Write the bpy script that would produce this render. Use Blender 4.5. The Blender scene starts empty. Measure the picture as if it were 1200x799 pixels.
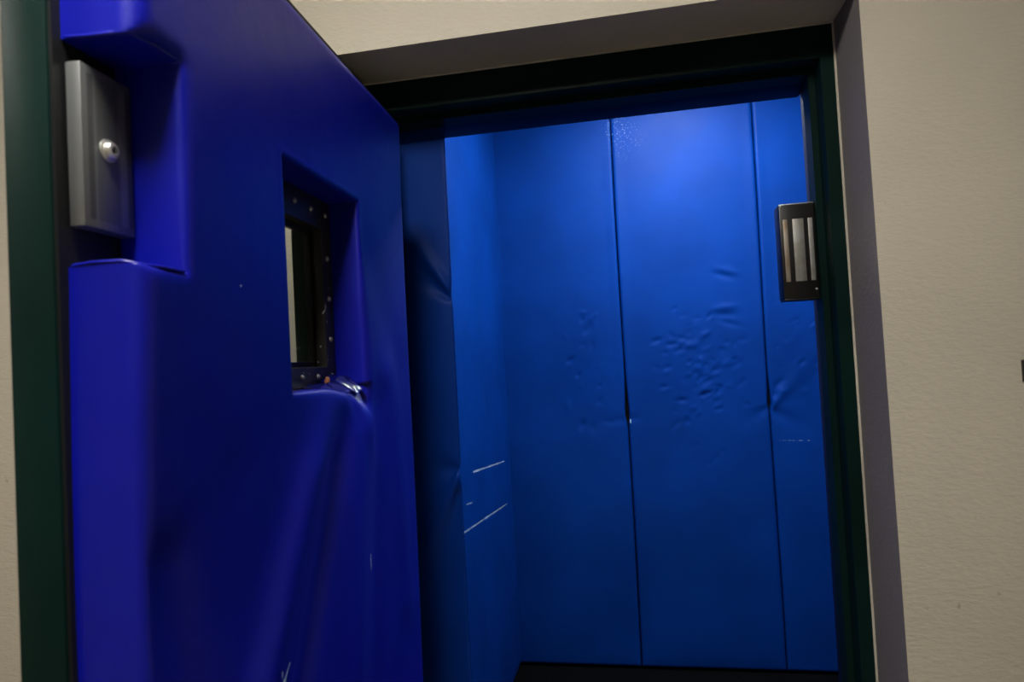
import bpy, bmesh, math, random
import numpy as np
from mathutils import Matrix, Vector

scene = bpy.context.scene
# ------------------------------------------------------------------ camera
# X runs along the doorway wall, Y into the padded cell, Z up; the door frame face is Y = 0,
# the hinge line of the door is X = 0.
CAM = Vector((0.5178, -1.3334, 1.4951))
FW = Vector((-0.17923, 0.98338, 0.02890))
RT = Vector((0.98214, 0.18055, -0.05287))
UP = Vector((0.05721, -0.01891, 0.99818))
cam_d = bpy.data.cameras.new('camera')
cam_d.sensor_fit = 'HORIZONTAL'
cam_d.sensor_width = 36.0
cam_d.lens = 773.58 / 1200 * 36.0
cam_d.clip_start = 0.02
cam_d.dof.use_dof = True
cam_d.dof.focus_distance = 1.55
cam_d.dof.aperture_fstop = 7.0
cam = bpy.data.objects.new('camera', cam_d)
cam.matrix_world = Matrix(((RT.x, UP.x, -FW.x, CAM.x), (RT.y, UP.y, -FW.y, CAM.y),
                           (RT.z, UP.z, -FW.z, CAM.z), (0, 0, 0, 1)))
scene.collection.objects.link(cam)
scene.camera = cam

# ------------------------------------------------------------------ world, exposure
world = bpy.data.worlds.new('world')
scene.world = world
world.use_nodes = True
world.node_tree.nodes['Background'].inputs['Color'].default_value = (0, 0, 0, 1)
world.node_tree.nodes['Background'].inputs['Strength'].default_value = 0.0
vs = scene.view_settings
scene.display_settings.display_device = 'sRGB'
vs.view_transform = 'Standard'
vs.look = 'None'
vs.exposure = 0.0
vs.gamma = 1.0
vs.use_curve_mapping = False

# lamps of the place: (centre, size x, size y, emission colour, strength)
CORRIDOR_LAMP = ((0.26, -1.27, 2.58), 0.30, 0.46, (1.0, 0.965, 0.885), 88.0)
CORRIDOR_LAMP_FAR = ((-1.15, -1.30, 2.58), 0.30, 0.50, (1.0, 0.96, 0.885), 20.0)
CELL_LAMP = ((0.80, 1.16, 2.83), 0.46, 0.46, (0.88, 0.97, 1.0), 94.0)

# ------------------------------------------------------------------ dimensions
W = 0.90            # clear width between the jamb faces
HD = 2.04           # underside of the frame head
XO0, XO1 = -0.0274, 0.9274   # rough opening
ZO = 2.1056
R = 0.150           # frame set back behind the corridor wall face
YB = 0.190          # cell side of the wall
XL, XR, YF = -0.107, 1.778, 1.883   # padded faces of the cell
TH = math.radians(87.38)            # door opened by this angle

# ------------------------------------------------------------------ node helpers
def new_mat(name):
    m = bpy.data.materials.new(name)
    m.use_nodes = True
    nt = m.node_tree
    return m, nt, nt.nodes, nt.links, nt.nodes['Principled BSDF']

def principled(b, base, rough, spec=0.5, metal=0.0):
    b.inputs['Base Color'].default_value = (*base, 1)
    b.inputs['Roughness'].default_value = rough
    b.inputs['Specular IOR Level'].default_value = spec
    b.inputs['Metallic'].default_value = metal

def math_node(nt, op, a, b=None, clamp=False):
    n = nt.nodes.new('ShaderNodeMath'); n.operation = op; n.use_clamp = clamp
    for i, v in enumerate((a, b)):
        if v is None: continue
        if isinstance(v, (int, float)): n.inputs[i].default_value = v
        else: nt.links.new(v, n.inputs[i])
    return n.outputs[0]

def vmath(nt, op, a, b=None, scale=None):
    n = nt.nodes.new('ShaderNodeVectorMath'); n.operation = op
    for i, v in enumerate((a, b)):
        if v is None: continue
        if isinstance(v, (tuple, list)): n.inputs[i].default_value = v
        else: nt.links.new(v, n.inputs[i])
    if scale is not None:
        if isinstance(scale, (int, float)): n.inputs['Scale'].default_value = scale
        else: nt.links.new(scale, n.inputs['Scale'])
    return n.outputs['Value'] if op in ('DOT_PRODUCT', 'LENGTH', 'DISTANCE') else n.outputs['Vector']

def noise(nt, vec, scale, detail=3.0, rough=0.5):
    n = nt.nodes.new('ShaderNodeTexNoise')
    n.inputs['Scale'].default_value = scale
    n.inputs['Detail'].default_value = detail
    n.inputs['Roughness'].default_value = rough
    if vec is not None: nt.links.new(vec, n.inputs['Vector'])
    return n.outputs['Fac']

def mapping(nt, vec, scale):
    n = nt.nodes.new('ShaderNodeMapping'); n.inputs['Scale'].default_value = scale
    nt.links.new(vec, n.inputs['Vector'])
    return n.outputs['Vector']

def ramp(nt, fac, a, b):
    n = nt.nodes.new('ShaderNodeMapRange'); n.interpolation_type = 'SMOOTHSTEP'
    n.inputs['From Min'].default_value = a; n.inputs['From Max'].default_value = b
    nt.links.new(fac, n.inputs['Value'])
    return n.outputs['Result']

def mix_col(nt, fac, a, b):
    n = nt.nodes.new('ShaderNodeMix'); n.data_type = 'RGBA'
    if isinstance(fac, (int, float)): n.inputs[0].default_value = fac
    else: nt.links.new(fac, n.inputs[0])
    for s, v in ((6, a), (7, b)):
        if isinstance(v, (tuple, list)): n.inputs[s].default_value = (*v[:3], 1)
        else: nt.links.new(v, n.inputs[s])
    return n.outputs[2]

def bump(nt, height, strength, dist, normal=None):
    n = nt.nodes.new('ShaderNodeBump')
    n.inputs['Strength'].default_value = strength
    n.inputs['Distance'].default_value = dist
    nt.links.new(height, n.inputs['Height'])
    if normal is not None: nt.links.new(normal, n.inputs['Normal'])
    return n.outputs['Normal']

def objcoord(nt):
    return nt.nodes.new('ShaderNodeTexCoord').outputs['Object']

def seg_mask(nt, co, a, b, width, thr=0.45, nscale=180.0):
    """thin broken scratch from a to b (object coordinates)"""
    ba = tuple(b[i] - a[i] for i in range(3))
    l2 = sum(c * c for c in ba)
    pa = vmath(nt, 'SUBTRACT', co, a)
    h = math_node(nt, 'DIVIDE', vmath(nt, 'DOT_PRODUCT', pa, ba), l2, clamp=True)
    bv = vmath(nt, 'SCALE', ba, scale=h)
    # wobble so that the scratch is not ruler straight
    d = vmath(nt, 'LENGTH', vmath(nt, 'SUBTRACT', pa, bv))
    wob = math_node(nt, 'MULTIPLY', math_node(nt, 'SUBTRACT', noise(nt, co, 25.0), 0.5), width * 2.0)
    d = math_node(nt, 'ABSOLUTE', math_node(nt, 'ADD', d, wob))
    m = ramp(nt, d, width, width * 0.45)
    brk = ramp(nt, noise(nt, co, nscale, 2.0), thr, thr + 0.08)
    return math_node(nt, 'MULTIPLY', m, brk)

def vinyl(name, base, rough, scratches=(), spec=0.5, patches=(), pale=(0.42, 0.55, 0.62)):
    m, nt, N, L, b = new_mat(name)
    principled(b, base, rough, spec)
    co = objcoord(nt)
    flat = vmath(nt, 'MULTIPLY', co, (1, 0, 1))
    var = noise(nt, co, 3.0, 4.0)
    col = mix_col(nt, ramp(nt, var, 0.3, 0.7), tuple(c * 0.88 for c in base), tuple(min(1, c * 1.1) for c in base))
    for (p0, p1, w, thr) in scratches:
        col = mix_col(nt, seg_mask(nt, flat, (p0[0], 0, p0[2]), (p1[0], 0, p1[2]), w, thr), col, pale)
    for (c, rad, thr) in patches:      # little flakes scattered round a spot
        d = vmath(nt, 'DISTANCE', co, c)
        area = ramp(nt, d, rad, rad * 0.2)
        fl = ramp(nt, noise(nt, co, 120.0, 1.0), thr, thr + 0.05)
        col = mix_col(nt, math_node(nt, 'MULTIPLY', math_node(nt, 'MULTIPLY', area, fl), 0.16), col, pale)
    L.new(col, b.inputs['Base Color'])
    rr = math_node(nt, 'ADD', math_node(nt, 'MULTIPLY', noise(nt, co, 7.0, 4.0), 0.16), rough - 0.08)
    L.new(rr, b.inputs['Roughness'])
    n1 = bump(nt, noise(nt, co, 420.0, 2.0), 0.12, 0.001)
    n2 = bump(nt, noise(nt, co, 16.0, 3.0), 0.25, 0.004, n1)
    L.new(n2, b.inputs['Normal'])
    return m

def plaster(name, base, relief=0.5):
    m, nt, N, L, b = new_mat(name)
    principled(b, base, 0.62, 0.35)
    co = objcoord(nt)
    col = mix_col(nt, ramp(nt, noise(nt, co, 2.2, 5.0), 0.3, 0.7), tuple(c * 0.94 for c in base), tuple(c * 1.04 for c in base))
    speck = ramp(nt, noise(nt, co, 42.0, 2.0), 0.76, 0.80)
    col = mix_col(nt, math_node(nt, 'MULTIPLY', speck, 0.35), col, (0.12, 0.09, 0.06))
    L.new(col, b.inputs['Base Color'])
    st = mapping(nt, co, (0.55, 0.55, 1.25))
    n1 = bump(nt, noise(nt, st, 150.0, 3.0, 0.55), relief, 0.0022)
    n2 = bump(nt, noise(nt, st, 48.0, 3.0), relief * 0.4, 0.003, n1)
    L.new(n2, b.inputs['Normal'])
    return m

def paint(name, base, rough, spec=0.5, chips=0.0, chip_col=(0.30, 0.34, 0.33)):
    m, nt, N, L, b = new_mat(name)
    principled(b, base, rough, spec)
    co = objcoord(nt)
    col = mix_col(nt, ramp(nt, noise(nt, co, 6.0, 4.0), 0.3, 0.7), tuple(c * 0.8 for c in base), tuple(c * 1.15 for c in base))
    if chips:
        fl = ramp(nt, noise(nt, co, 95.0, 2.0), 1.0 - chips, 1.0 - chips + 0.03)
        col = mix_col(nt, fl, col, chip_col)
    L.new(col, b.inputs['Base Color'])
    L.new(bump(nt, noise(nt, co, 60.0, 2.0), 0.12, 0.002), b.inputs['Normal'])
    return m

def steel(name, base, rough, stripes=None, stain=None):
    m, nt, N, L, b = new_mat(name)
    principled(b, base, rough, 0.5, 0.75)
    co = objcoord(nt)
    br = noise(nt, mapping(nt, co, (260.0, 260.0, 6.0)), 1.0, 3.0)
    col = mix_col(nt, br, tuple(c * 0.72 for c in base), tuple(min(1, c * 1.2) for c in base))
    if stripes:
        sep = nt.nodes.new('ShaderNodeSeparateXYZ'); L.new(co, sep.inputs[0])
        for (x0, x1, c, f) in stripes:
            lo = ramp(nt, sep.outputs['X'], x0 - 0.0012, x0 + 0.0012)
            hi = ramp(nt, sep.outputs['X'], x1 + 0.0012, x1 - 0.0012)
            zz = ramp(nt, math_node(nt, 'ABSOLUTE', sep.outputs['Z']), 0.0605, 0.0585)
            k = math_node(nt, 'MULTIPLY', math_node(nt, 'MULTIPLY', lo, hi), zz)
            k = math_node(nt, 'MULTIPLY', k, f)
            col = mix_col(nt, k, col, c)
    if stain:
        st = ramp(nt, noise(nt, co, 38.0, 4.0), 0.42, 0.66)
        col = mix_col(nt, math_node(nt, 'MULTIPLY', st, 0.7), col, stain)
    L.new(col, b.inputs['Base Color'])
    L.new(bump(nt, br, 0.08, 0.0006), b.inputs['Normal'])
    return m

def emit(name, col, strength):
    m, nt, N, L, b = new_mat(name)
    principled(b, (0.8, 0.8, 0.8), 0.5)
    b.inputs['Emission Color'].default_value = (*col, 1)
    b.inputs['Emission Strength'].default_value = strength
    return m

# ------------------------------------------------------------------ mesh helpers
def link(o, parent=None):
    scene.collection.objects.link(o)
    if parent is not None: o.parent = parent
    return o

def obj(name, bm, mat, parent=None, loc=None, smooth=None):
    me = bpy.data.meshes.new(name)
    bmesh.ops.recalc_face_normals(bm, faces=bm.faces)
    bm.to_mesh(me); bm.free()
    if smooth is not None:
        for p in me.polygons: p.use_smooth = True
        me.set_sharp_from_angle(angle=math.radians(smooth))
    me.materials.append(mat)
    o = bpy.data.objects.new(name, me)
    if loc is not None: o.location = loc
    return link(o, parent)

def empty(name, loc, parent=None):
    o = bpy.data.objects.new(name, None)
    o.empty_display_size = 0.05
    o.location = loc
    return link(o, parent)

def tag(o, label=None, cat=None, group=None, kind=None):
    if label: o['label'] = label
    if cat: o['category'] = cat
    if group: o['group'] = group
    if kind: o['kind'] = kind
    return o

def box(bm, lo, hi, bev=0.0, seg=2):
    ret = bmesh.ops.create_cube(bm, size=1.0)
    vs_ = ret['verts']
    for v in vs_:
        v.co = Vector(((lo[i] + hi[i]) / 2 + v.co[i] * (hi[i] - lo[i])) for i in range(3))
    if bev > 0:
        es = list({e for v in vs_ for e in v.link_edges})
        bmesh.ops.bevel(bm, geom=es, offset=bev, segments=seg, affect='EDGES', profile=0.5)
    return bm

def nbox(lo, hi, bev=0.0, seg=2):
    return box(bmesh.new(), lo, hi, bev, seg)

def prism(profile, axis, a, b, bev=0.0):
    """closed 2-D profile swept along an axis (0,1,2) from a to b"""
    bm = bmesh.new()
    idx = [i for i in range(3) if i != axis]
    def P(p, t):
        c = [0, 0, 0]; c[idx[0]], c[idx[1]], c[axis] = p[0], p[1], t
        return bm.verts.new(c)
    A = [P(p, a) for p in profile]; B = [P(p, b) for p in profile]
    n = len(profile)
    for i in range(n):
        bm.faces.new((A[i], A[(i + 1) % n], B[(i + 1) % n], B[i]))
    bm.faces.new(A); bm.faces.new(B[::-1])
    if bev:
        es = [e for e in bm.edges if len(e.link_faces) == 2 and e.calc_face_angle(0) > 0.5]
        bmesh.ops.bevel(bm, geom=es, offset=bev, segments=2, affect='EDGES', profile=0.5)
    return bm

def lathe(profile, segs=24, axis='Y'):
    """(radius, height) profile turned about an axis; first and last radius may be 0"""
    bm = bmesh.new()
    rings = []
    for r, h in profile:
        if r < 1e-6:
            rings.append([bm.verts.new((0, h, 0))])
        else:
            rings.append([bm.verts.new((r * math.cos(2 * math.pi * k / segs), h, r * math.sin(2 * math.pi * k / segs))) for k in range(segs)])
    for a, b in zip(rings, rings[1:]):
        for k in range(segs):
            k2 = (k + 1) % segs
            if len(a) == 1 and len(b) == 1: continue
            if len(a) == 1: bm.faces.new((a[0], b[k], b[k2]))
            elif len(b) == 1: bm.faces.new((a[k], b[0], a[k2]))
            else: bm.faces.new((a[k], b[k], b[k2], a[k2]))
    return bm

# ---- upholstered pad: a foam slab with rounded edges, cut-outs, folds and dents
def axis_coords(lo, hi, breaks, step, r):
    """grid lines: uniform fill plus fine lines beside every break for the rounded edge"""
    offs = [0, .03 * r, .12 * r, .28 * r, .52 * r, r]
    cs = set()
    bks = sorted(set([lo, hi] + list(breaks)))
    for b in bks:
        for o in offs:
            for s in (1, -1):
                c = b + s * o
                if lo - 1e-9 <= c <= hi + 1e-9: cs.add(round(c, 6))
    n = max(1, int((hi - lo) / step))
    for i in range(n + 1):
        c = lo + (hi - lo) * i / n
        if min(abs(c - b) for b in bks) > r * 1.25: cs.add(round(c, 6))
    return np.array(sorted(cs))

def pad_mesh(u0, u1, v0, v1, t, r, step, cuts=(), disp=None, warp=None, rcut=None):
    """front surface at n = t over the rectangle u0..u1 x v0..v1, sides down to n = 0.
    Local axes: x = u, y = n, z = v (front looks along +y)."""
    rc = rcut or r
    U = axis_coords(u0, u1, [c for k in cuts for c in k[:2] if u0 < c < u1], step, r)
    V = axis_coords(v0, v1, [c for k in cuts for c in k[2:] if v0 < c < v1], step, r)
    nu, nv = len(U), len(V)
    keep = np.ones((nu - 1, nv - 1), bool)
    uc, vc = (U[:-1] + U[1:]) / 2, (V[:-1] + V[1:]) / 2
    for (a, b, c, d) in cuts:
        keep &= ~(((uc > a) & (uc < b))[:, None] & ((vc > c) & (vc < d))[None, :])
    GU, GV = np.meshgrid(U, V, indexing='ij')
    def drop(d, rad):
        q = np.clip(d / rad, 0, 1)
        return rad * (1 - np.sqrt(np.clip(1 - (1 - q) ** 2, 0, 1)))
    dd = np.minimum(np.minimum(GU - u0, u1 - GU), np.minimum(GV - v0, v1 - GV))
    H = t - drop(dd, r)
    edge = dd.copy()
    for (a, b, c, d) in cuts:
        ox = np.maximum(np.maximum(a - GU, GU - b), 0); oz = np.maximum(np.maximum(c - GV, GV - d), 0)
        de = np.hypot(ox, oz); edge = np.minimum(edge, de)
        H = np.minimum(H, t - drop(de, rc))
    if disp is not None: H = H + disp(GU, GV, edge)
    bm = bmesh.new()
    vid = {}
    def vert(i, j):
        k = (i, j)
        if k not in vid: vid[k] = bm.verts.new((GU[i, j], H[i, j], GV[i, j]))
        return vid[k]
    for i in range(nu - 1):
        for j in range(nv - 1):
            if keep[i, j]:
                bm.faces.new((vert(i, j), vert(i, j + 1), vert(i + 1, j + 1), vert(i + 1, j)))
    bnd = [e for e in bm.edges if len(e.link_faces) == 1]
    low = {}
    levels = 4
    for e in bnd:
        for v in e.verts:
            if v not in low:
                chain = [v]
                for k in range(1, levels + 1):
                    chain.append(bm.verts.new((v.co.x, v.co.y * (1 - k / levels), v.co.z)))
                low[v] = chain
    for e in bnd:
        a, b = low[e.verts[0]], low[e.verts[1]]
        for k in range(levels):
            bm.faces.new((a[k], b[k], b[k + 1], a[k + 1]))
    if warp is not None:
        for v in bm.verts:
            v.co = Vector(warp(*v.co))
    return bm

def ridge(U, V, a, b, w, amp, w2=None):
    """smooth fold along a segment, fading towards both ends; w2 = width at the far end"""
    ax, az = a; bx, bz = b
    l2 = (bx - ax) ** 2 + (bz - az) ** 2
    s = np.clip(((U - ax) * (bx - ax) + (V - az) * (bz - az)) / l2, 0, 1)
    d = np.hypot(U - ax - s * (bx - ax), V - az - s * (bz - az))
    ww = w + ((w2 or w) - w) * s
    return amp * np.exp(-(d / ww) ** 2) * (1 - 0.75 * s if w2 else 1)

def bumps(U, V, seeds):
    h = np.zeros_like(U)
    for (cu, cv, lu, wv, ang, amp) in seeds:
        m = (np.abs(U - cu) < lu * 3) & (np.abs(V - cv) < lu * 3)
        du, dv = U - cu, V - cv
        c, s = math.cos(ang), math.sin(ang)
        p, q = du * c + dv * s, -du * s + dv * c
        h += np.where(m, amp * np.exp(-(p / lu) ** 2 - (q / wv) ** 2), 0)
    return h

# ------------------------------------------------------------------ materials
M = {}
M['wall'] = plaster('beige_orange_peel_plaster', (0.44, 0.402, 0.330), 0.55)
M['reveal_grey'] = plaster('grey_plaster', (0.150, 0.134, 0.128), 0.4)
M['green'] = paint('dark_green_gloss_paint', (0.0018, 0.0110, 0.0092), 0.45, 0.09, 0.17)
M['black'] = paint('black_paint', (0.006, 0.006, 0.007), 0.5, 0.3)
M['frame_black'] = paint('chipped_black_paint', (0.012, 0.011, 0.010), 0.45, 0.4, 0.30, (0.45, 0.44, 0.42))
M['caulk'] = paint('beige_caulk', (0.40, 0.36, 0.29), 0.6, 0.3)
M['ceiling'] = plaster('white_ceiling_paint', (0.62, 0.60, 0.56), 0.2)
M['cell_ceiling'] = plaster('grey_ceiling_paint', (0.22, 0.22, 0.23), 0.2)
M['floor'] = paint('tan_vinyl_floor', (0.46, 0.40, 0.31), 0.5, 0.3)
M['mat_floor'] = paint('black_rubber_floor', (0.0015, 0.0015, 0.002), 0.8, 0.05)
M['housing'] = paint('black_anodised_housing', (0.007, 0.0065, 0.0065), 0.38, 0.3)
M['bracket'] = steel('dull_bracket_steel', (0.30, 0.29, 0.28), 0.4)
M['pole'] = steel('worn_pole_steel', (0.30, 0.30, 0.29), 0.5, stain=(0.22, 0.20, 0.17))
M['pole_rust'] = steel('rust_stained_pole_steel', (0.32, 0.28, 0.235), 0.55, stain=(0.22, 0.15, 0.085))
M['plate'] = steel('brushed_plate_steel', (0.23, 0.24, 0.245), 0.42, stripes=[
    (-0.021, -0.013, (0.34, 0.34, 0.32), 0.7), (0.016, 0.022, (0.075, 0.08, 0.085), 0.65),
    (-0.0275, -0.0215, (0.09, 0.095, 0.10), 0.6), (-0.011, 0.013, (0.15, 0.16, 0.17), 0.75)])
M['bolt'] = steel('bright_bolt_steel', (0.78, 0.77, 0.72), 0.3)
M['glass'] = None
def glass_mat():
    m, nt, N, L, b = new_mat('window_glass')
    principled(b, (0.80, 0.86, 0.82), 0.04, 0.5)
    b.inputs['Transmission Weight'].default_value = 1.0
    b.inputs['IOR'].default_value = 1.45
    co = objcoord(nt)
    L.new(ramp(nt, noise(nt, co, 14.0, 4.0), 0.45, 2.5), b.inputs['Roughness'])
    return m
M['glass'] = glass_mat()
M['foam'] = paint('orange_brown_foam', (0.28, 0.11, 0.05), 0.8, 0.2)

DOOR_BLUE = (0.0012, 0.0035, 0.25)
CELL_BLUE = (0.0003, 0.0295, 0.20)
T_LEAF, T_PAD = 0.0423, 0.062
M['door_vinyl'] = vinyl('royal_blue_vinyl', DOOR_BLUE, 0.36, spec=0.38, scratches=[
    ((0.421, 0.062, 1.222), (0.419, 0.062, 1.200), 0.0017, 0.38),
    ((0.698, 0.062, 1.154), (0.688, 0.062, 1.166), 0.0065, 0.22),
    ((0.690, 0.062, 1.165), (0.672, 0.062, 1.180), 0.0016, 0.38),
    ((0.697, 0.062, 1.181), (0.696, 0.062, 1.177), 0.0022, 0.25),
    ((0.741, 0.062, 1.584), (0.7405, 0.062, 1.583), 0.0010, 0.25)])
M['torn'] = vinyl('glossy_torn_blue_vinyl', (0.003, 0.006, 0.22), 0.2)
M['cell_far'] = vinyl('cell_blue_vinyl', CELL_BLUE, 0.50, spec=0.08, patches=[((0.53, 0.06, 2.53), 0.14, 0.63), ((0.50, 0.06, 2.60), 0.10, 0.62)],
                      scratches=[((1.150, 0.06, 1.062), (1.290, 0.06, 1.058), 0.0014, 0.52), ((0.487, 0.055, 1.182), (0.487, 0.055, 1.166), 0.003, 0.25)])
# left cell wall pad, object coordinates: x = along wall (Y from the front corner), y = out, z = up
M['cell_left'] = vinyl('cell_blue_vinyl_scratched', CELL_BLUE, 0.50, spec=0.08, scratches=[
    ((0.93, 0.06, 1.078), (1.54, 0.06, 1.022), 0.0042, 0.42),
    ((0.60, 0.06, 1.120), (0.72, 0.06, 1.100), 0.003, 0.40),
    ((0.66, 0.06, 0.905), (1.54, 0.06, 0.822), 0.0040, 0.42),
    ((0.80, 0.06, 0.985), (0.90, 0.06, 0.970), 0.003, 0.5),
    ((1.49, 0.06, 0.70), (1.49, 0.06, 0.60), 0.004, 0.55)])
M['post'] = vinyl('cell_blue_vinyl_shaded', (0.0005, 0.022, 0.17), 0.5, spec=0.07)  # cell blue darkened: shade on the hinge-side pad put into its colour
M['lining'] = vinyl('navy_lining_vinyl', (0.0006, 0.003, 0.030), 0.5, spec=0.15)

# ------------------------------------------------------------------ the setting
S = lambda o, label: tag(o, label, kind='structure')
# doorway wall with its opening (a portal-shaped prism), plaster returns included
x0, x1, zc = -1.9, 2.9, 2.9
bm = prism([(x0, 0), (XO0, 0), (XO0, ZO), (XO1, ZO), (XO1, 0), (x1, 0), (x1, zc), (x0, zc)], 1, -R, YB)
es = [e for e in bm.edges if all(abs(v.co.y + R) < 1e-6 for v in e.verts) and
      all(XO0 - 1e-4 < v.co.x < XO1 + 1e-4 and v.co.z < ZO + 1e-4 for v in e.verts)]
bmesh.ops.bevel(bm, geom=es, offset=0.004, segments=3, affect='EDGES', profile=0.5)
wall_front = S(obj('wall_front', bm, M['wall'], smooth=25), 'beige plastered corridor wall around the open cell doorway')
wall_front.data.materials.append(M['reveal_grey'])      # the side returns are a darker grey than the wall face
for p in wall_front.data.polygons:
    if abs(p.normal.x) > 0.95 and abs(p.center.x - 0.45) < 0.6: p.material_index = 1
S(obj('floor', nbox((x0, -3.3, -0.1), (x1, YB, 0.0)), M['floor']), 'tan corridor floor before the doorway')
S(obj('ceiling', nbox((x0, -3.3, 2.62), (x1, -R, 2.72)), M['ceiling']), 'white corridor ceiling above the doorway wall')
S(obj('wall_back', nbox((x0, -3.4, 0), (x1, -3.3, 2.72)), M['wall']), 'beige corridor wall behind the viewer')
S(obj('wall_corridor_left', nbox((x0 - 0.1, -3.4, 0), (x0, YB, 2.72)), M['wall']), 'beige end wall of the corridor, left')
S(obj('wall_corridor_right', nbox((x1, -3.4, 0), (x1 + 0.1, YB, 2.72)), M['wall']), 'beige end wall of the corridor, right')
# cell shell
PT = 0.06
S(obj('floor_cell', nbox((XL - 0.2, YB, -0.1), (XR + 0.2, YF + 0.2, 0.0)), M['mat_floor']), 'black floor of the padded cell')
S(obj('ceiling_cell', nbox((XL - 0.2, YB, 2.86), (XR + 0.2, YF + 0.2, 2.96)), M['cell_ceiling']), 'grey ceiling of the padded cell')
wall_far = S(obj('wall_far', nbox((XL - 0.2, YF + PT, 0), (XR + 0.2, YF + 0.2, 2.9)), M['black']), 'far cell wall covered in tall blue padded panels')
wall_left = S(obj('wall_left', nbox((XL - 0.2, YB, 0), (XL - PT, YF + PT, 2.9)), M['black']), 'left cell wall covered in scratched blue padding')
wall_right = S(obj('wall_right', nbox((XR + PT, YB, 0), (XR + 0.2, YF + PT, 2.9)), M['black']), 'right cell wall covered in blue padding, hidden beside the doorway')

# ------------------------------------------------------------------ door frame
trim = S(empty('trim_1', (0, 0, 0)), 'dark green steel door frame set back in the plaster opening')
def jamb_profile(xin, xout, sgn):
    """plan profile of a rebated jamb; sgn = +1 for the right jamb, stop leaning into the opening"""
    st = xin - sgn * 0.012
    return [(xout, 0.0), (xin + sgn * 0.001, 0.0), (xin, 0.001), (xin, 0.045), (st + sgn * 0.001, 0.045), (st, 0.046),
            (st, 0.088), (xin, 0.088), (xin, 0.098), (xout, 0.098)]
for (a, b, s) in ((W, XO1 - 0.002, 1), (0.0, XO0 + 0.002, -1)):
    p = jamb_profile(a, b, s)
    face = [q for q in p]
    body = [(b, 0.0), (a + s * 0.002, 0.0), (a, 0.002), (a, 0.098), (b, 0.098)]
    j = obj('jamb', prism(body, 2, 0.0, HD), M['green'], trim)
    st = a - s * 0.012
    obj('door_stop', prism([(a, 0.045), (st + s * 0.001, 0.045), (st, 0.046), (st, 0.090), (a, 0.090)], 2, 0.0, HD - 0.012), M['green'], j)
h = obj('frame_head', prism([(0.0, HD + 0.002), (0.002, HD), (0.098, HD), (0.098, ZO - 0.002), (0.0, ZO - 0.002)], 0, XO0 + 0.002, XO1 - 0.002), M['green'], trim)
obj('door_stop', prism([(0.045, HD), (0.045, HD - 0.011), (0.046, HD - 0.012), (0.090, HD - 0.012), (0.090, HD)], 0, 0.0, W), M['green'], h)
# paint-edged caulk bead along the plaster
bm = bmesh.new()
box(bm, (XO1 - 0.0035, -0.003, 0), (XO1 + 0.001, 0.002, ZO), 0.001, 1)
box(bm, (XO0, -0.003, ZO - 0.003), (XO1, 0.002, ZO + 0.001), 0.001, 1)
box(bm, (XO0 - 0.001, -0.003, 0), (XO0 + 0.0035, 0.002, ZO), 0.001, 1)
obj('caulk_bead', bm, M['caulk'], trim)

# ------------------------------------------------------------------ cell padding
rng = random.Random(7)
def gauss(c, w): return lambda z: math.exp(-((z - c) / w) ** 2)
PH = 2.85
def far_panel(xa, xb, disp, warp):
    # object space: x = world X, y = out of the wall (towards the door), z = world Z
    bm = pad_mesh(xa, xb, 0.012, PH, PT, 0.012, 0.0085, disp=disp, warp=warp)
    o = obj('padded_panel', bm, M['cell_far'], wall_far, smooth=80)
    o.matrix_world = Matrix(((1, 0, 0, 0), (0, -1, 0, YF + PT), (0, 0, 1, 0), (0, 0, 0, 1)))
    o.data.flip_normals()
    return o
S1, S2, GAP = 0.473, 1.1255, 0.0022

def cluster(n, cu, cv, su, sv, amp, ang0, seed):
    r_ = random.Random(seed)
    out = []
    for _ in range(n):
        l = r_.uniform(0.009, 0.024)
        out.append((r_.gauss(cu, su), r_.gauss(cv, sv), l, l * r_.uniform(0.35, 0.6), ang0 + r_.gauss(0, 0.5), amp * r_.uniform(-1.1, 0.7)))
    return out
def d1(U, V, e):
    k = np.clip(e / 0.05, 0, 1)
    h = bumps(U, V, cluster(42, 0.30, 1.44, 0.055, 0.13, 0.0052, 0.9, 3)) + bumps(U, V, cluster(7, 0.36, 1.17, 0.06, 0.05, 0.003, 0.2, 4))
    h += ridge(U, V, (S1, 1.18), (0.30, 1.185), 0.012, -0.004, 0.05)
    return h * np.clip(e / 0.02, 0, 1) + 0.003 * np.sin(V * 2.1 + 0.4) * k
def d2(U, V, e):
    k = np.clip(e / 0.05, 0, 1)
    h = bumps(U, V, cluster(120, 0.83, 1.43, 0.085, 0.12, 0.0062, 0.7, 11))
    h += bumps(U, V, [(0.955, 1.84, 0.045, 0.014, -0.35, -0.0055), (0.975, 1.86, 0.05, 0.014, -0.3, 0.004), (0.95, 1.655, 0.05, 0.014, -0.1, -0.005),
                      (0.955, 1.69, 0.05, 0.014, 0.05, 0.005), (0.965, 1.615, 0.045, 0.012, -0.35, -0.005), (0.75, 1.555, 0.03, 0.010, -0.2, -0.004)])
    h += bumps(U, V, cluster(9, 0.72, 1.20, 0.04, 0.06, 0.0035, 1.0, 12)) + bumps(U, V, cluster(6, 0.87, 1.02, 0.05, 0.04, 0.003, 0.8, 13))
    h += ridge(U, V, (S2, 1.215), (1.00, 1.15), 0.012, -0.006, 0.04) + ridge(U, V, (S1, 1.185), (0.53, 1.19), 0.012, -0.006, 0.02)
    return h * np.clip(e / 0.02, 0, 1) + 0.004 * np.sin(V * 1.9 + 0.9) * k
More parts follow.
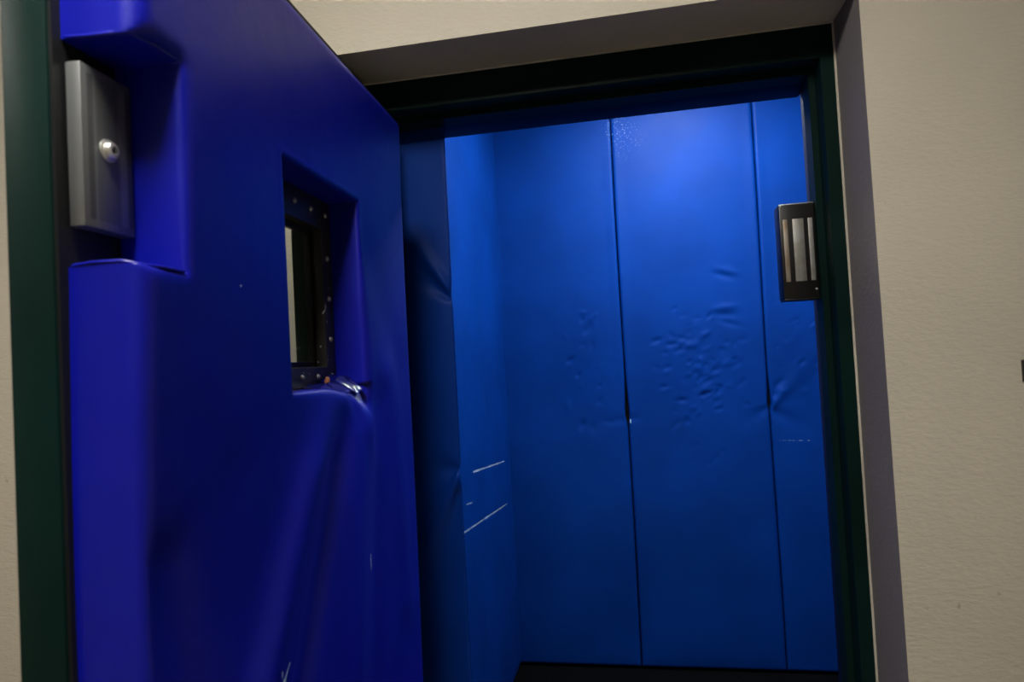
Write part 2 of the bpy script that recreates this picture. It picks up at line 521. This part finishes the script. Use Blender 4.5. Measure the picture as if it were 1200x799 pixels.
def d3(U, V, e):
    k = np.clip(e / 0.05, 0, 1)
    h = bumps(U, V, cluster(30, 1.24, 1.50, 0.06, 0.11, 0.0055, 0.9, 21))
    h += ridge(U, V, (S2, 1.215), (1.32, 1.44), 0.012, 0.007, 0.05) + ridge(U, V, (S2, 1.205), (1.26, 1.12), 0.012, -0.008, 0.05) + ridge(U, V, (S2, 1.25), (1.20, 1.36), 0.012, -0.004, 0.03)
    return h * np.clip(e / 0.02, 0, 1) + 0.003 * np.sin(V * 2.3) * k
def wedge(zp, up, lo, amp):
    """how far a pad edge is pulled in beside a pinched seam: opens above the tack, closes below"""
    def f(z):
        if z >= zp: return amp * math.exp(-((z - zp) / up) ** 2)
        return amp * math.exp(-((z - zp) / lo) ** 2)
    return f
p1, p2 = wedge(1.20, 0.12, 0.03, 0.0085), wedge(1.225, 0.09, 0.02, 0.008)
def w1(x, y, z):
    x += -p1(z) * max(0, 1 - (S1 - x) / 0.03) + 0.0035 * math.sin(z * 2.3) * max(0, 1 - (S1 - x) / 0.05)
    return x, y, z
def w2(x, y, z):
    x += p1(z) * 0.7 * max(0, 1 - (x - S1) / 0.03) + 0.0035 * math.sin(z * 2.3) * max(0, 1 - (x - S1) / 0.05)
    x += -p2(z) * 0.7 * max(0, 1 - (S2 - x) / 0.03) + 0.003 * math.sin(z * 2.7 + 1) * max(0, 1 - (S2 - x) / 0.05)
    return x, y, z
def w3(x, y, z):
    x += p2(z) * max(0, 1 - (x - S2) / 0.03) + 0.003 * math.sin(z * 2.7 + 1) * max(0, 1 - (x - S2) / 0.05)
    return x, y, z
far_panel(XL - 0.045, S1 - GAP, d1, w1)
far_panel(S1 + GAP, S2 - GAP, d2, w2)
far_panel(S2 + GAP, XR, d3, w3)

# left wall: panels along Y
def dl(U, V, e):
    k = np.clip(e / 0.05, 0, 1)
    return (0.004 * np.sin(V * 1.7 + U) + bumps(U, V, cluster(18, 1.15, 1.25, 0.20, 0.10, 0.004, 0.3, 31))) * k
bm = pad_mesh(0.0, YF - YB + 0.045, 0.012, PH, PT, 0.014, 0.012, disp=dl)
o = obj('padded_panel', bm, M['cell_left'], wall_left, smooth=80)
o.matrix_world = Matrix(((0, 1, 0, XL - PT), (1, 0, 0, YB), (0, 0, 1, 0), (0, 0, 0, 1)))
o.data.flip_normals()
# right wall
for (a, b) in ((0.0, 0.84), (0.845, YF - YB)):
    bm = pad_mesh(a, b, 0.012, PH, PT, 0.014, 0.03)
    o = obj('padded_panel', bm, M['cell_far'], wall_right, smooth=80)
    o.matrix_world = Matrix(((0, -1, 0, XR + PT), (1, 0, 0, YB), (0, 0, 1, 0), (0, 0, 0, 1)))
# padding inside the doorway: hinge-side block, latch-side lining, lintel lining
PX, PY = 0.1265, 0.100
def dp(U, V, e):
    h = ridge(U, V, (PX - 0.004, 1.655), (0.035, 1.79), 0.007, 0.014, 0.022)
    h += ridge(U, V, (PX - 0.004, 1.645), (0.05, 1.70), 0.008, -0.014, 0.035)
    h += ridge(U, V, (PX - 0.004, 1.245), (0.020, 1.05), 0.008, 0.016, 0.028)
    h += ridge(U, V, (PX - 0.004, 1.255), (0.02, 1.27), 0.010, -0.008, 0.05)
    h += ridge(U, V, (PX - 0.010, 1.20), (0.07, 1.0), 0.012, -0.007, 0.04)
    return h * np.clip(e / 0.006, 0.25, 1) + 0.003 * np.sin(V * 5.0) * np.clip(e / 0.03, 0, 1)
g1, g2 = gauss(1.650, 0.018), gauss(1.250, 0.022)
def wp(x, y, z):
    k = max(0, 1 - (PX - x) / 0.03)
    tb = max(0.0, 1 - y / (YB - PY)) * max(0.0, min(1.0, (x - 0.06) / 0.06))
    return x - (0.0025 * g1(z) + 0.003 * g2(z)) * k - 0.030 * tb, y, z
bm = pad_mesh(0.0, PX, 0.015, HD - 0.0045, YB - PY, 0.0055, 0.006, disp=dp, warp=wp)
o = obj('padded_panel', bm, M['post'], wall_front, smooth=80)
o['label'] = 'blue creased pad beside the hinges, shade put into its colour'
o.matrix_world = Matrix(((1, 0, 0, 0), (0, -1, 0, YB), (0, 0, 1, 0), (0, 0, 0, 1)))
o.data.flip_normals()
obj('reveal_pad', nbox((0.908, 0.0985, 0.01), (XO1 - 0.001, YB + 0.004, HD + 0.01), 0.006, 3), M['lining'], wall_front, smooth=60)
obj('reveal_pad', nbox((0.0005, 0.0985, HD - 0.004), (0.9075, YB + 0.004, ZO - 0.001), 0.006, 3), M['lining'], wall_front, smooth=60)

# ------------------------------------------------------------------ the door
# local axes: x from the hinge to the free edge, y through the leaf towards the padded face, z up
door = tag(empty('door_1', (0, 0, 0)), 'open cell door padded in royal blue vinyl with a small window', 'door', kind='structure')
door.rotation_euler = (0, 0, -TH)
WX0, WX1, WZ0, WZ1 = 0.437, 0.600, 1.500, 1.702     # glazed opening
def plate_with_hole(x0, x1, z0, z1, y0, y1, hx0, hx1, hz0, hz1, bev=0.0):
    bm = bmesh.new()
    def ring(y):
        o = [bm.verts.new(c) for c in ((x0, y, z0), (x1, y, z0), (x1, y, z1), (x0, y, z1))]
        i = [bm.verts.new(c) for c in ((hx0, y, hz0), (hx1, y, hz0), (hx1, y, hz1), (hx0, y, hz1))]
        return o, i
    (oa, ia), (ob, ib) = ring(y0), ring(y1)
    for k in range(4):
        n = (k + 1) % 4
        bm.faces.new((oa[k], oa[n], ia[n], ia[k]))
        bm.faces.new((ob[k], ib[k], ib[n], ob[n]))
        bm.faces.new((oa[k], ob[k], ob[n], oa[n]))
        bm.faces.new((ia[k], ia[n], ib[n], ib[k]))
    bmesh.ops.recalc_face_normals(bm, faces=bm.faces)
    if bev:
        es = [e for e in bm.edges if e.calc_face_angle(0) > 0.5]
        bmesh.ops.bevel(bm, geom=es, offset=bev, segments=2, affect='EDGES', profile=0.5)
    return bm
LX0, LX1, LZ0, LZ1 = 0.421, 0.616, 1.486, 1.718    # wider cut-out in the leaf behind the frame
DT = 2.028
obj('leaf', plate_with_hole(0.003, W - 0.001, 0.010, DT, 0.0, T_LEAF - 0.003, LX0, LX1, LZ0, LZ1, 0.0015), M['green'], door, smooth=30)
bk = obj('backing_board', plate_with_hole(0.006, W - 0.004, 0.013, DT - 0.003, T_LEAF - 0.003, T_LEAF, WX0, WX1, WZ0, WZ1), M['black'], door)
bk['label'] = 'black backing board showing round the pad'

# the big pad, with the notch for the strike plate and the window cut-out
PU0, PU1, PV0, PV1 = 0.1655, 0.887, 0.030, 1.952
NOTCH = (0.828, PU1 + 0.01, 1.587, 1.770)
WIN = (0.404, 0.637, 1.472, 1.746)
def ddoor(U, V, e):
    k = np.clip(e / 0.012, 0, 1)
    h = 0.0 * U
    # pulled corner under the window
    h += ridge(U, V, (0.418, 1.462), (0.405, 1.36), 0.014, 0.010, 0.03)
    h += ridge(U, V, (0.440, 1.462), (0.395, 1.44), 0.009, -0.010, 0.02)
    h += ridge(U, V, (0.470, 1.464), (0.425, 1.395), 0.010, -0.007, 0.03)
    h += ridge(U, V, (0.460, 1.455), (0.415, 1.375), 0.008, 0.006, 0.02)
    # broad sagging folds below it
    h += ridge(U, V, (0.56, 1.44), (0.80, 1.06), 0.030, 0.010) * np.clip((1.46 - V) / 0.08, 0, 1)
    h += ridge(U, V, (0.50, 1.42), (0.70, 1.02), 0.028, -0.010) * np.clip((1.46 - V) / 0.08, 0, 1)
    h += ridge(U, V, (0.45, 1.40), (0.53, 0.9), 0.035, 0.007)
    h += ridge(U, V, (0.36, 1.44), (0.42, 1.0), 0.035, -0.006)
    h += ridge(U, V, (0.30, 1.48), (0.25, 1.1), 0.04, 0.005)
    h += ridge(U, V, (0.86, 1.34), (0.80, 0.95), 0.03, -0.004)
    h += ridge(U, V, (0.39, 1.70), (0.25, 1.50), 0.05, -0.003)
    # slightly slack face
    h += 0.003 * np.sin(U * 9 + V * 3.0) + 0.002 * np.sin(V * 7 - U * 5)
    h = h * k
    f = np.clip((V - (1.412 + (U - 0.404) * 0.75)) / 0.055, 0, 1) * (V < 1.4725)
    f = f * np.clip((U - 0.392) / 0.014, 0, 1) * np.clip((0.480 - U) / 0.03, 0, 1)
    return h - 0.022 * f
def wdoor(x, y, z):
    # the free side sags a little and the sill is pressed down in the middle
    if x > PU1 - 0.03:
        x += 0.004 * math.sin(z * 6.0) * max(0, 1 - (PU1 - x) / 0.03) * (1 if z < 1.56 else 0)
    if 0.40 < x < 0.64 and 1.44 < z < 1.4725:
        z -= 0.010 * (0.3 + 0.7 * y / T_PAD) * math.exp(-((x - 0.47) / 0.05) ** 2) * (1 - (1.472 - z) / 0.033)
    return x, y, z
bm = pad_mesh(PU0, PU1, PV0, PV1, T_PAD, 0.014, 0.008, cuts=(NOTCH, WIN), disp=ddoor, warp=wdoor, rcut=0.007)
pad = obj('padding', bm, M['door_vinyl'], door, loc=(0, T_LEAF, 0), smooth=80)
pad['label'] = 'royal blue vinyl padding with notch and window cut-out'

# seams of the vinyl at the notch ledges (folded hems)
def tube(pts, rad, segs=6):
    bm = bmesh.new(); rings = []
    for i, p in enumerate(pts):
        p = Vector(p)
        d = (Vector(pts[min(i + 1, len(pts) - 1)]) - Vector(pts[max(i - 1, 0)])).normalized()
        a = d.cross(Vector((0.3, 0.2, 0.93))).normalized(); b = d.cross(a)
        rings.append([bm.verts.new(p + (a * math.cos(2 * math.pi * k / segs) + b * math.sin(2 * math.pi * k / segs)) * rad) for k in range(segs)])
    for r0, r1 in zip(rings, rings[1:]):
        for k in range(segs): bm.faces.new((r0[k], r0[(k + 1) % segs], r1[(k + 1) % segs], r1[k]))
    bm.faces.new(rings[0]); bm.faces.new(rings[-1][::-1])
    return bm
obj('hem', tube([(PU1 - 0.001, 0.003, 1.588), (PU1 - 0.0005, 0.02, 1.5895), (PU1 - 0.001, 0.045, 1.589), (PU1 - 0.006, 0.056, 1.5865), (PU1 - 0.03, 0.0605, 1.5865), (0.830, 0.0605, 1.5865)], 0.0016), M['door_vinyl'], pad, smooth=80)
obj('hem', tube([(PU1 - 0.001, 0.003, 1.772), (PU1 - 0.0005, 0.02, 1.7705), (PU1 - 0.001, 0.045, 1.7705), (PU1 - 0.006, 0.056, 1.7715), (PU1 - 0.03, 0.0605, 1.7715), (0.830, 0.0605, 1.7715)], 0.0016), M['door_vinyl'], pad, smooth=80)

# crumpled torn vinyl on the window sill
def crumple():
    bm = bmesh.new()
    nu_, nw = 44, 22
    r_ = random.Random(5)
    ph = [(r_.uniform(20, 60), r_.uniform(-45, 45), r_.uniform(0, 6.3), r_.uniform(.5, 1)) for _ in range(5)]
    g = []
    for i in range(nu_ + 1):
        row = []
        for j in range(nw + 1):
            s, t = i / nu_, j / nw
            x = 0.408 + 0.118 * s; y = 0.014 + 0.047 * t
            z = 0
            for a, b, p, w_ in ph:
                q = math.sin(a * (x - .4) * 1.3 + b * (y) * 1.5 + p)
                z += (abs(q) ** 0.6) * w_ * 0.0048
            z *= (1 - 0.75 * s)
            z += 1.4675 - 0.016 * max(0, t - 0.45) / 0.55 + 0.008 * (1 - s) * (1 - t)
            row.append(bm.verts.new((x, y, z)))
        g.append(row)
    for i in range(nu_):
        for j in range(nw):
            bm.faces.new((g[i][j], g[i][j + 1], g[i + 1][j + 1], g[i + 1][j]))
    bmesh.ops.solidify(bm, geom=list(bm.faces), thickness=0.0012)
    return bm
tv = obj('torn_vinyl', crumple(), M['torn'], pad, smooth=50)
tv['label'] = 'crumpled shiny torn vinyl on the window sill'
# scrap of foam poking out
bm = bmesh.new(); bmesh.ops.create_icosphere(bm, subdivisions=2, radius=1.0)
r_ = random.Random(2)
for v in bm.verts:
    v.co = Vector((v.co.x * 0.005, v.co.y * 0.004, v.co.z * 0.008)) * r_.uniform(0.75, 1.2)
fo = obj('foam_scrap', bm, M['foam'], pad, loc=(0.470, 0.030, 1.4775), smooth=60)
fo['label'] = 'orange foam scrap'

# window: black steel frame proud of the leaf, glass, outer bead, rivets
wf = obj('window_frame', plate_with_hole(0.4045, 0.6365, 1.4725, 1.7455, T_LEAF, T_LEAF + 0.016, WX0, WX1, WZ0, WZ1, 0.0015), M['frame_black'], door, smooth=30)
obj('window_glass', nbox((LX0 + 0.0003, 0.028, LZ0 + 0.0003), (LX1 - 0.0003, 0.033, LZ1 - 0.0003)), M['glass'], wf)
obj('gasket', plate_with_hole(WX0 + 0.0005, WX1 - 0.0005, WZ0 + 0.0005, WZ1 - 0.0005, 0.0332, 0.041, WX0 + 0.008, WX1 - 0.008, WZ0 + 0.008, WZ1 - 0.008, 0.001), M['black'], wf)
riv = lathe([(0.0, 0.0032), (0.0022, 0.0028), (0.0038, 0.0014), (0.0042, 0.0)], 12)
rme = None
for (x, z) in [(0.421, 1.725), (0.421, 1.66), (0.421, 1.60), (0.421, 1.54), (0.421, 1.486), (0.47, 1.725), (0.52, 1.725), (0.57, 1.725), (0.617, 1.725),
               (0.617, 1.66), (0.617, 1.60), (0.617, 1.54), (0.617, 1.486), (0.47, 1.486), (0.52, 1.486), (0.57, 1.486)]:
    if rme is None:
        ro = obj('rivet', riv, M['bracket'], wf, loc=(x, T_LEAF + 0.016, z), smooth=50); rme = ro.data
    else:
        ro = link(bpy.data.objects.new('rivet', rme), wf); ro.location = (x, T_LEAF + 0.016, z)

# strike plate (armature) in the notch
AX, AZ = 0.8585, 1.6855
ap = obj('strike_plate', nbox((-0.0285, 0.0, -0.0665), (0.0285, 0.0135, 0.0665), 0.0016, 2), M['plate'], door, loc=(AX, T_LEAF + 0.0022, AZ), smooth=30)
ap['label'] = 'brushed steel armature plate with centre bolt'
obj('spacer', nbox((-0.018, -0.0022, -0.045), (0.018, 0.0, 0.045)), M['black'], ap)
bo = obj('bolt', lathe([(0.0095, -0.001), (0.0095, 0.0012), (0.0072, 0.0016), (0.0070, 0.0042), (0.0060, 0.0056), (0.0034, 0.0060), (0.0032, 0.0035), (0.0, 0.0035)], 24), M['bolt'], ap, loc=(0.0005, 0.0135, 0.0015), smooth=35)
obj('hex_socket', lathe([(0.0028, 0.0), (0.0028, 0.0004), (0.0, 0.0004)], 6), M['black'], ap, loc=(0.0005, 0.0171, 0.0015))

# hinges on the far side of the leaf
kn = None
for z in (0.25, 1.02, 1.80):
    if kn is None:
        bm = lathe([(0.0, -0.05), (0.007, -0.05), (0.007, 0.05), (0.0, 0.05)], 12)
        bmesh.ops.rotate(bm, verts=bm.verts, matrix=Matrix.Rotation(math.pi / 2, 3, 'X'))
        hi = obj('hinge', bm, M['green'], door, loc=(0.0, -0.006, z), smooth=40); kn = hi.data
    else:
        hi = link(bpy.data.objects.new('hinge', kn), door); hi.location = (0.0, -0.006, z)

# ------------------------------------------------------------------ magnetic lock on the latch jamb
MX0, MX1, MZ0, MZ1, MY = 0.8205, 0.8875, 1.588, 1.777, 0.058
lock = tag(empty('magnetic_lock', (MX1, 0.08, MZ0)), 'black magnetic lock with three steel pole strips on the right door jamb', 'lock')
def lk(name, lo, hi, mat, bev=0.0, parent=lock):
    off = Vector((MX1, 0.08, MZ0)) if parent is lock else Vector((0, 0, 0))
    return obj(name, nbox(Vector(lo) - off, Vector(hi) - off, bev), mat, parent, smooth=30)
lk('housing', (MX0, MY + 0.0015, MZ0), (MX1, 0.104, MZ1), M['housing'], 0.0025)
for k, (a, b) in enumerate(((0.8265, 0.8355), (0.8445, 0.8655), (0.8735, 0.8825))):
    lk('pole_strip', (a, MY, 1.6215), (b, MY + 0.006, 1.7465), M['pole_rust'] if k == 0 else M['pole'], 0.0006)
lk('mounting_bracket', (MX0 + 0.003, MY + 0.006, MZ1), (MX1, 0.100, MZ1 + 0.0022), M['bracket'], 0.0004)
lk('end_cap', (MX0 + 0.001, MY + 0.001, MZ0 - 0.004), (MX1, 0.102, MZ0), M['housing'], 0.001)
sc_ = obj('screw', lathe([(0.0, -0.0016), (0.0018, -0.0014), (0.0026, 0.0)], 12), M['bolt'], lock, loc=(0.8825 - MX1, MY + 0.0016 - 0.08, 1.6045 - MZ0), smooth=50)

# ------------------------------------------------------------------ dark plate at the right of the picture
pl = tag(empty('wall_plate', (1.124, -R, 1.417)), 'small dark plate on the beige wall at the right picture edge', 'wall plate')
obj('cover', nbox((0.0, -0.014, 0.0), (0.075, 0.0, 0.036), 0.002), M['housing'], pl, smooth=30)

# ------------------------------------------------------------------ ceiling lamps (out of the picture)
def ceiling_lamp(spec, label):
    (c, sx, sy, col, st) = spec
    t = tag(empty('ceiling_light', c), label, 'ceiling light')
    bm = plate_with_hole(-sx / 2 - 0.03, sx / 2 + 0.03, -sy / 2 - 0.03, sy / 2 + 0.03, -0.012, 0.03, -sx / 2, sx / 2, -sy / 2, sy / 2)
    for v in bm.verts: v.co = Vector((v.co.x, v.co.z, v.co.y))
    obj('lamp_frame', bm, M['ceiling'], t)
    obj('diffuser', nbox((-sx / 2 + 0.001, -sy / 2 + 0.001, -0.004), (sx / 2 - 0.001, sy / 2 - 0.001, 0.004)), emit('lit_diffuser', col, st), t)
    return t
ceiling_lamp(CORRIDOR_LAMP, 'lit ceiling light panel over the corridor before the doorway')
ceiling_lamp(CORRIDOR_LAMP_FAR, 'lit ceiling light panel over the corridor left of the door')
ceiling_lamp(CELL_LAMP, 'lit square ceiling light panel inside the padded cell')
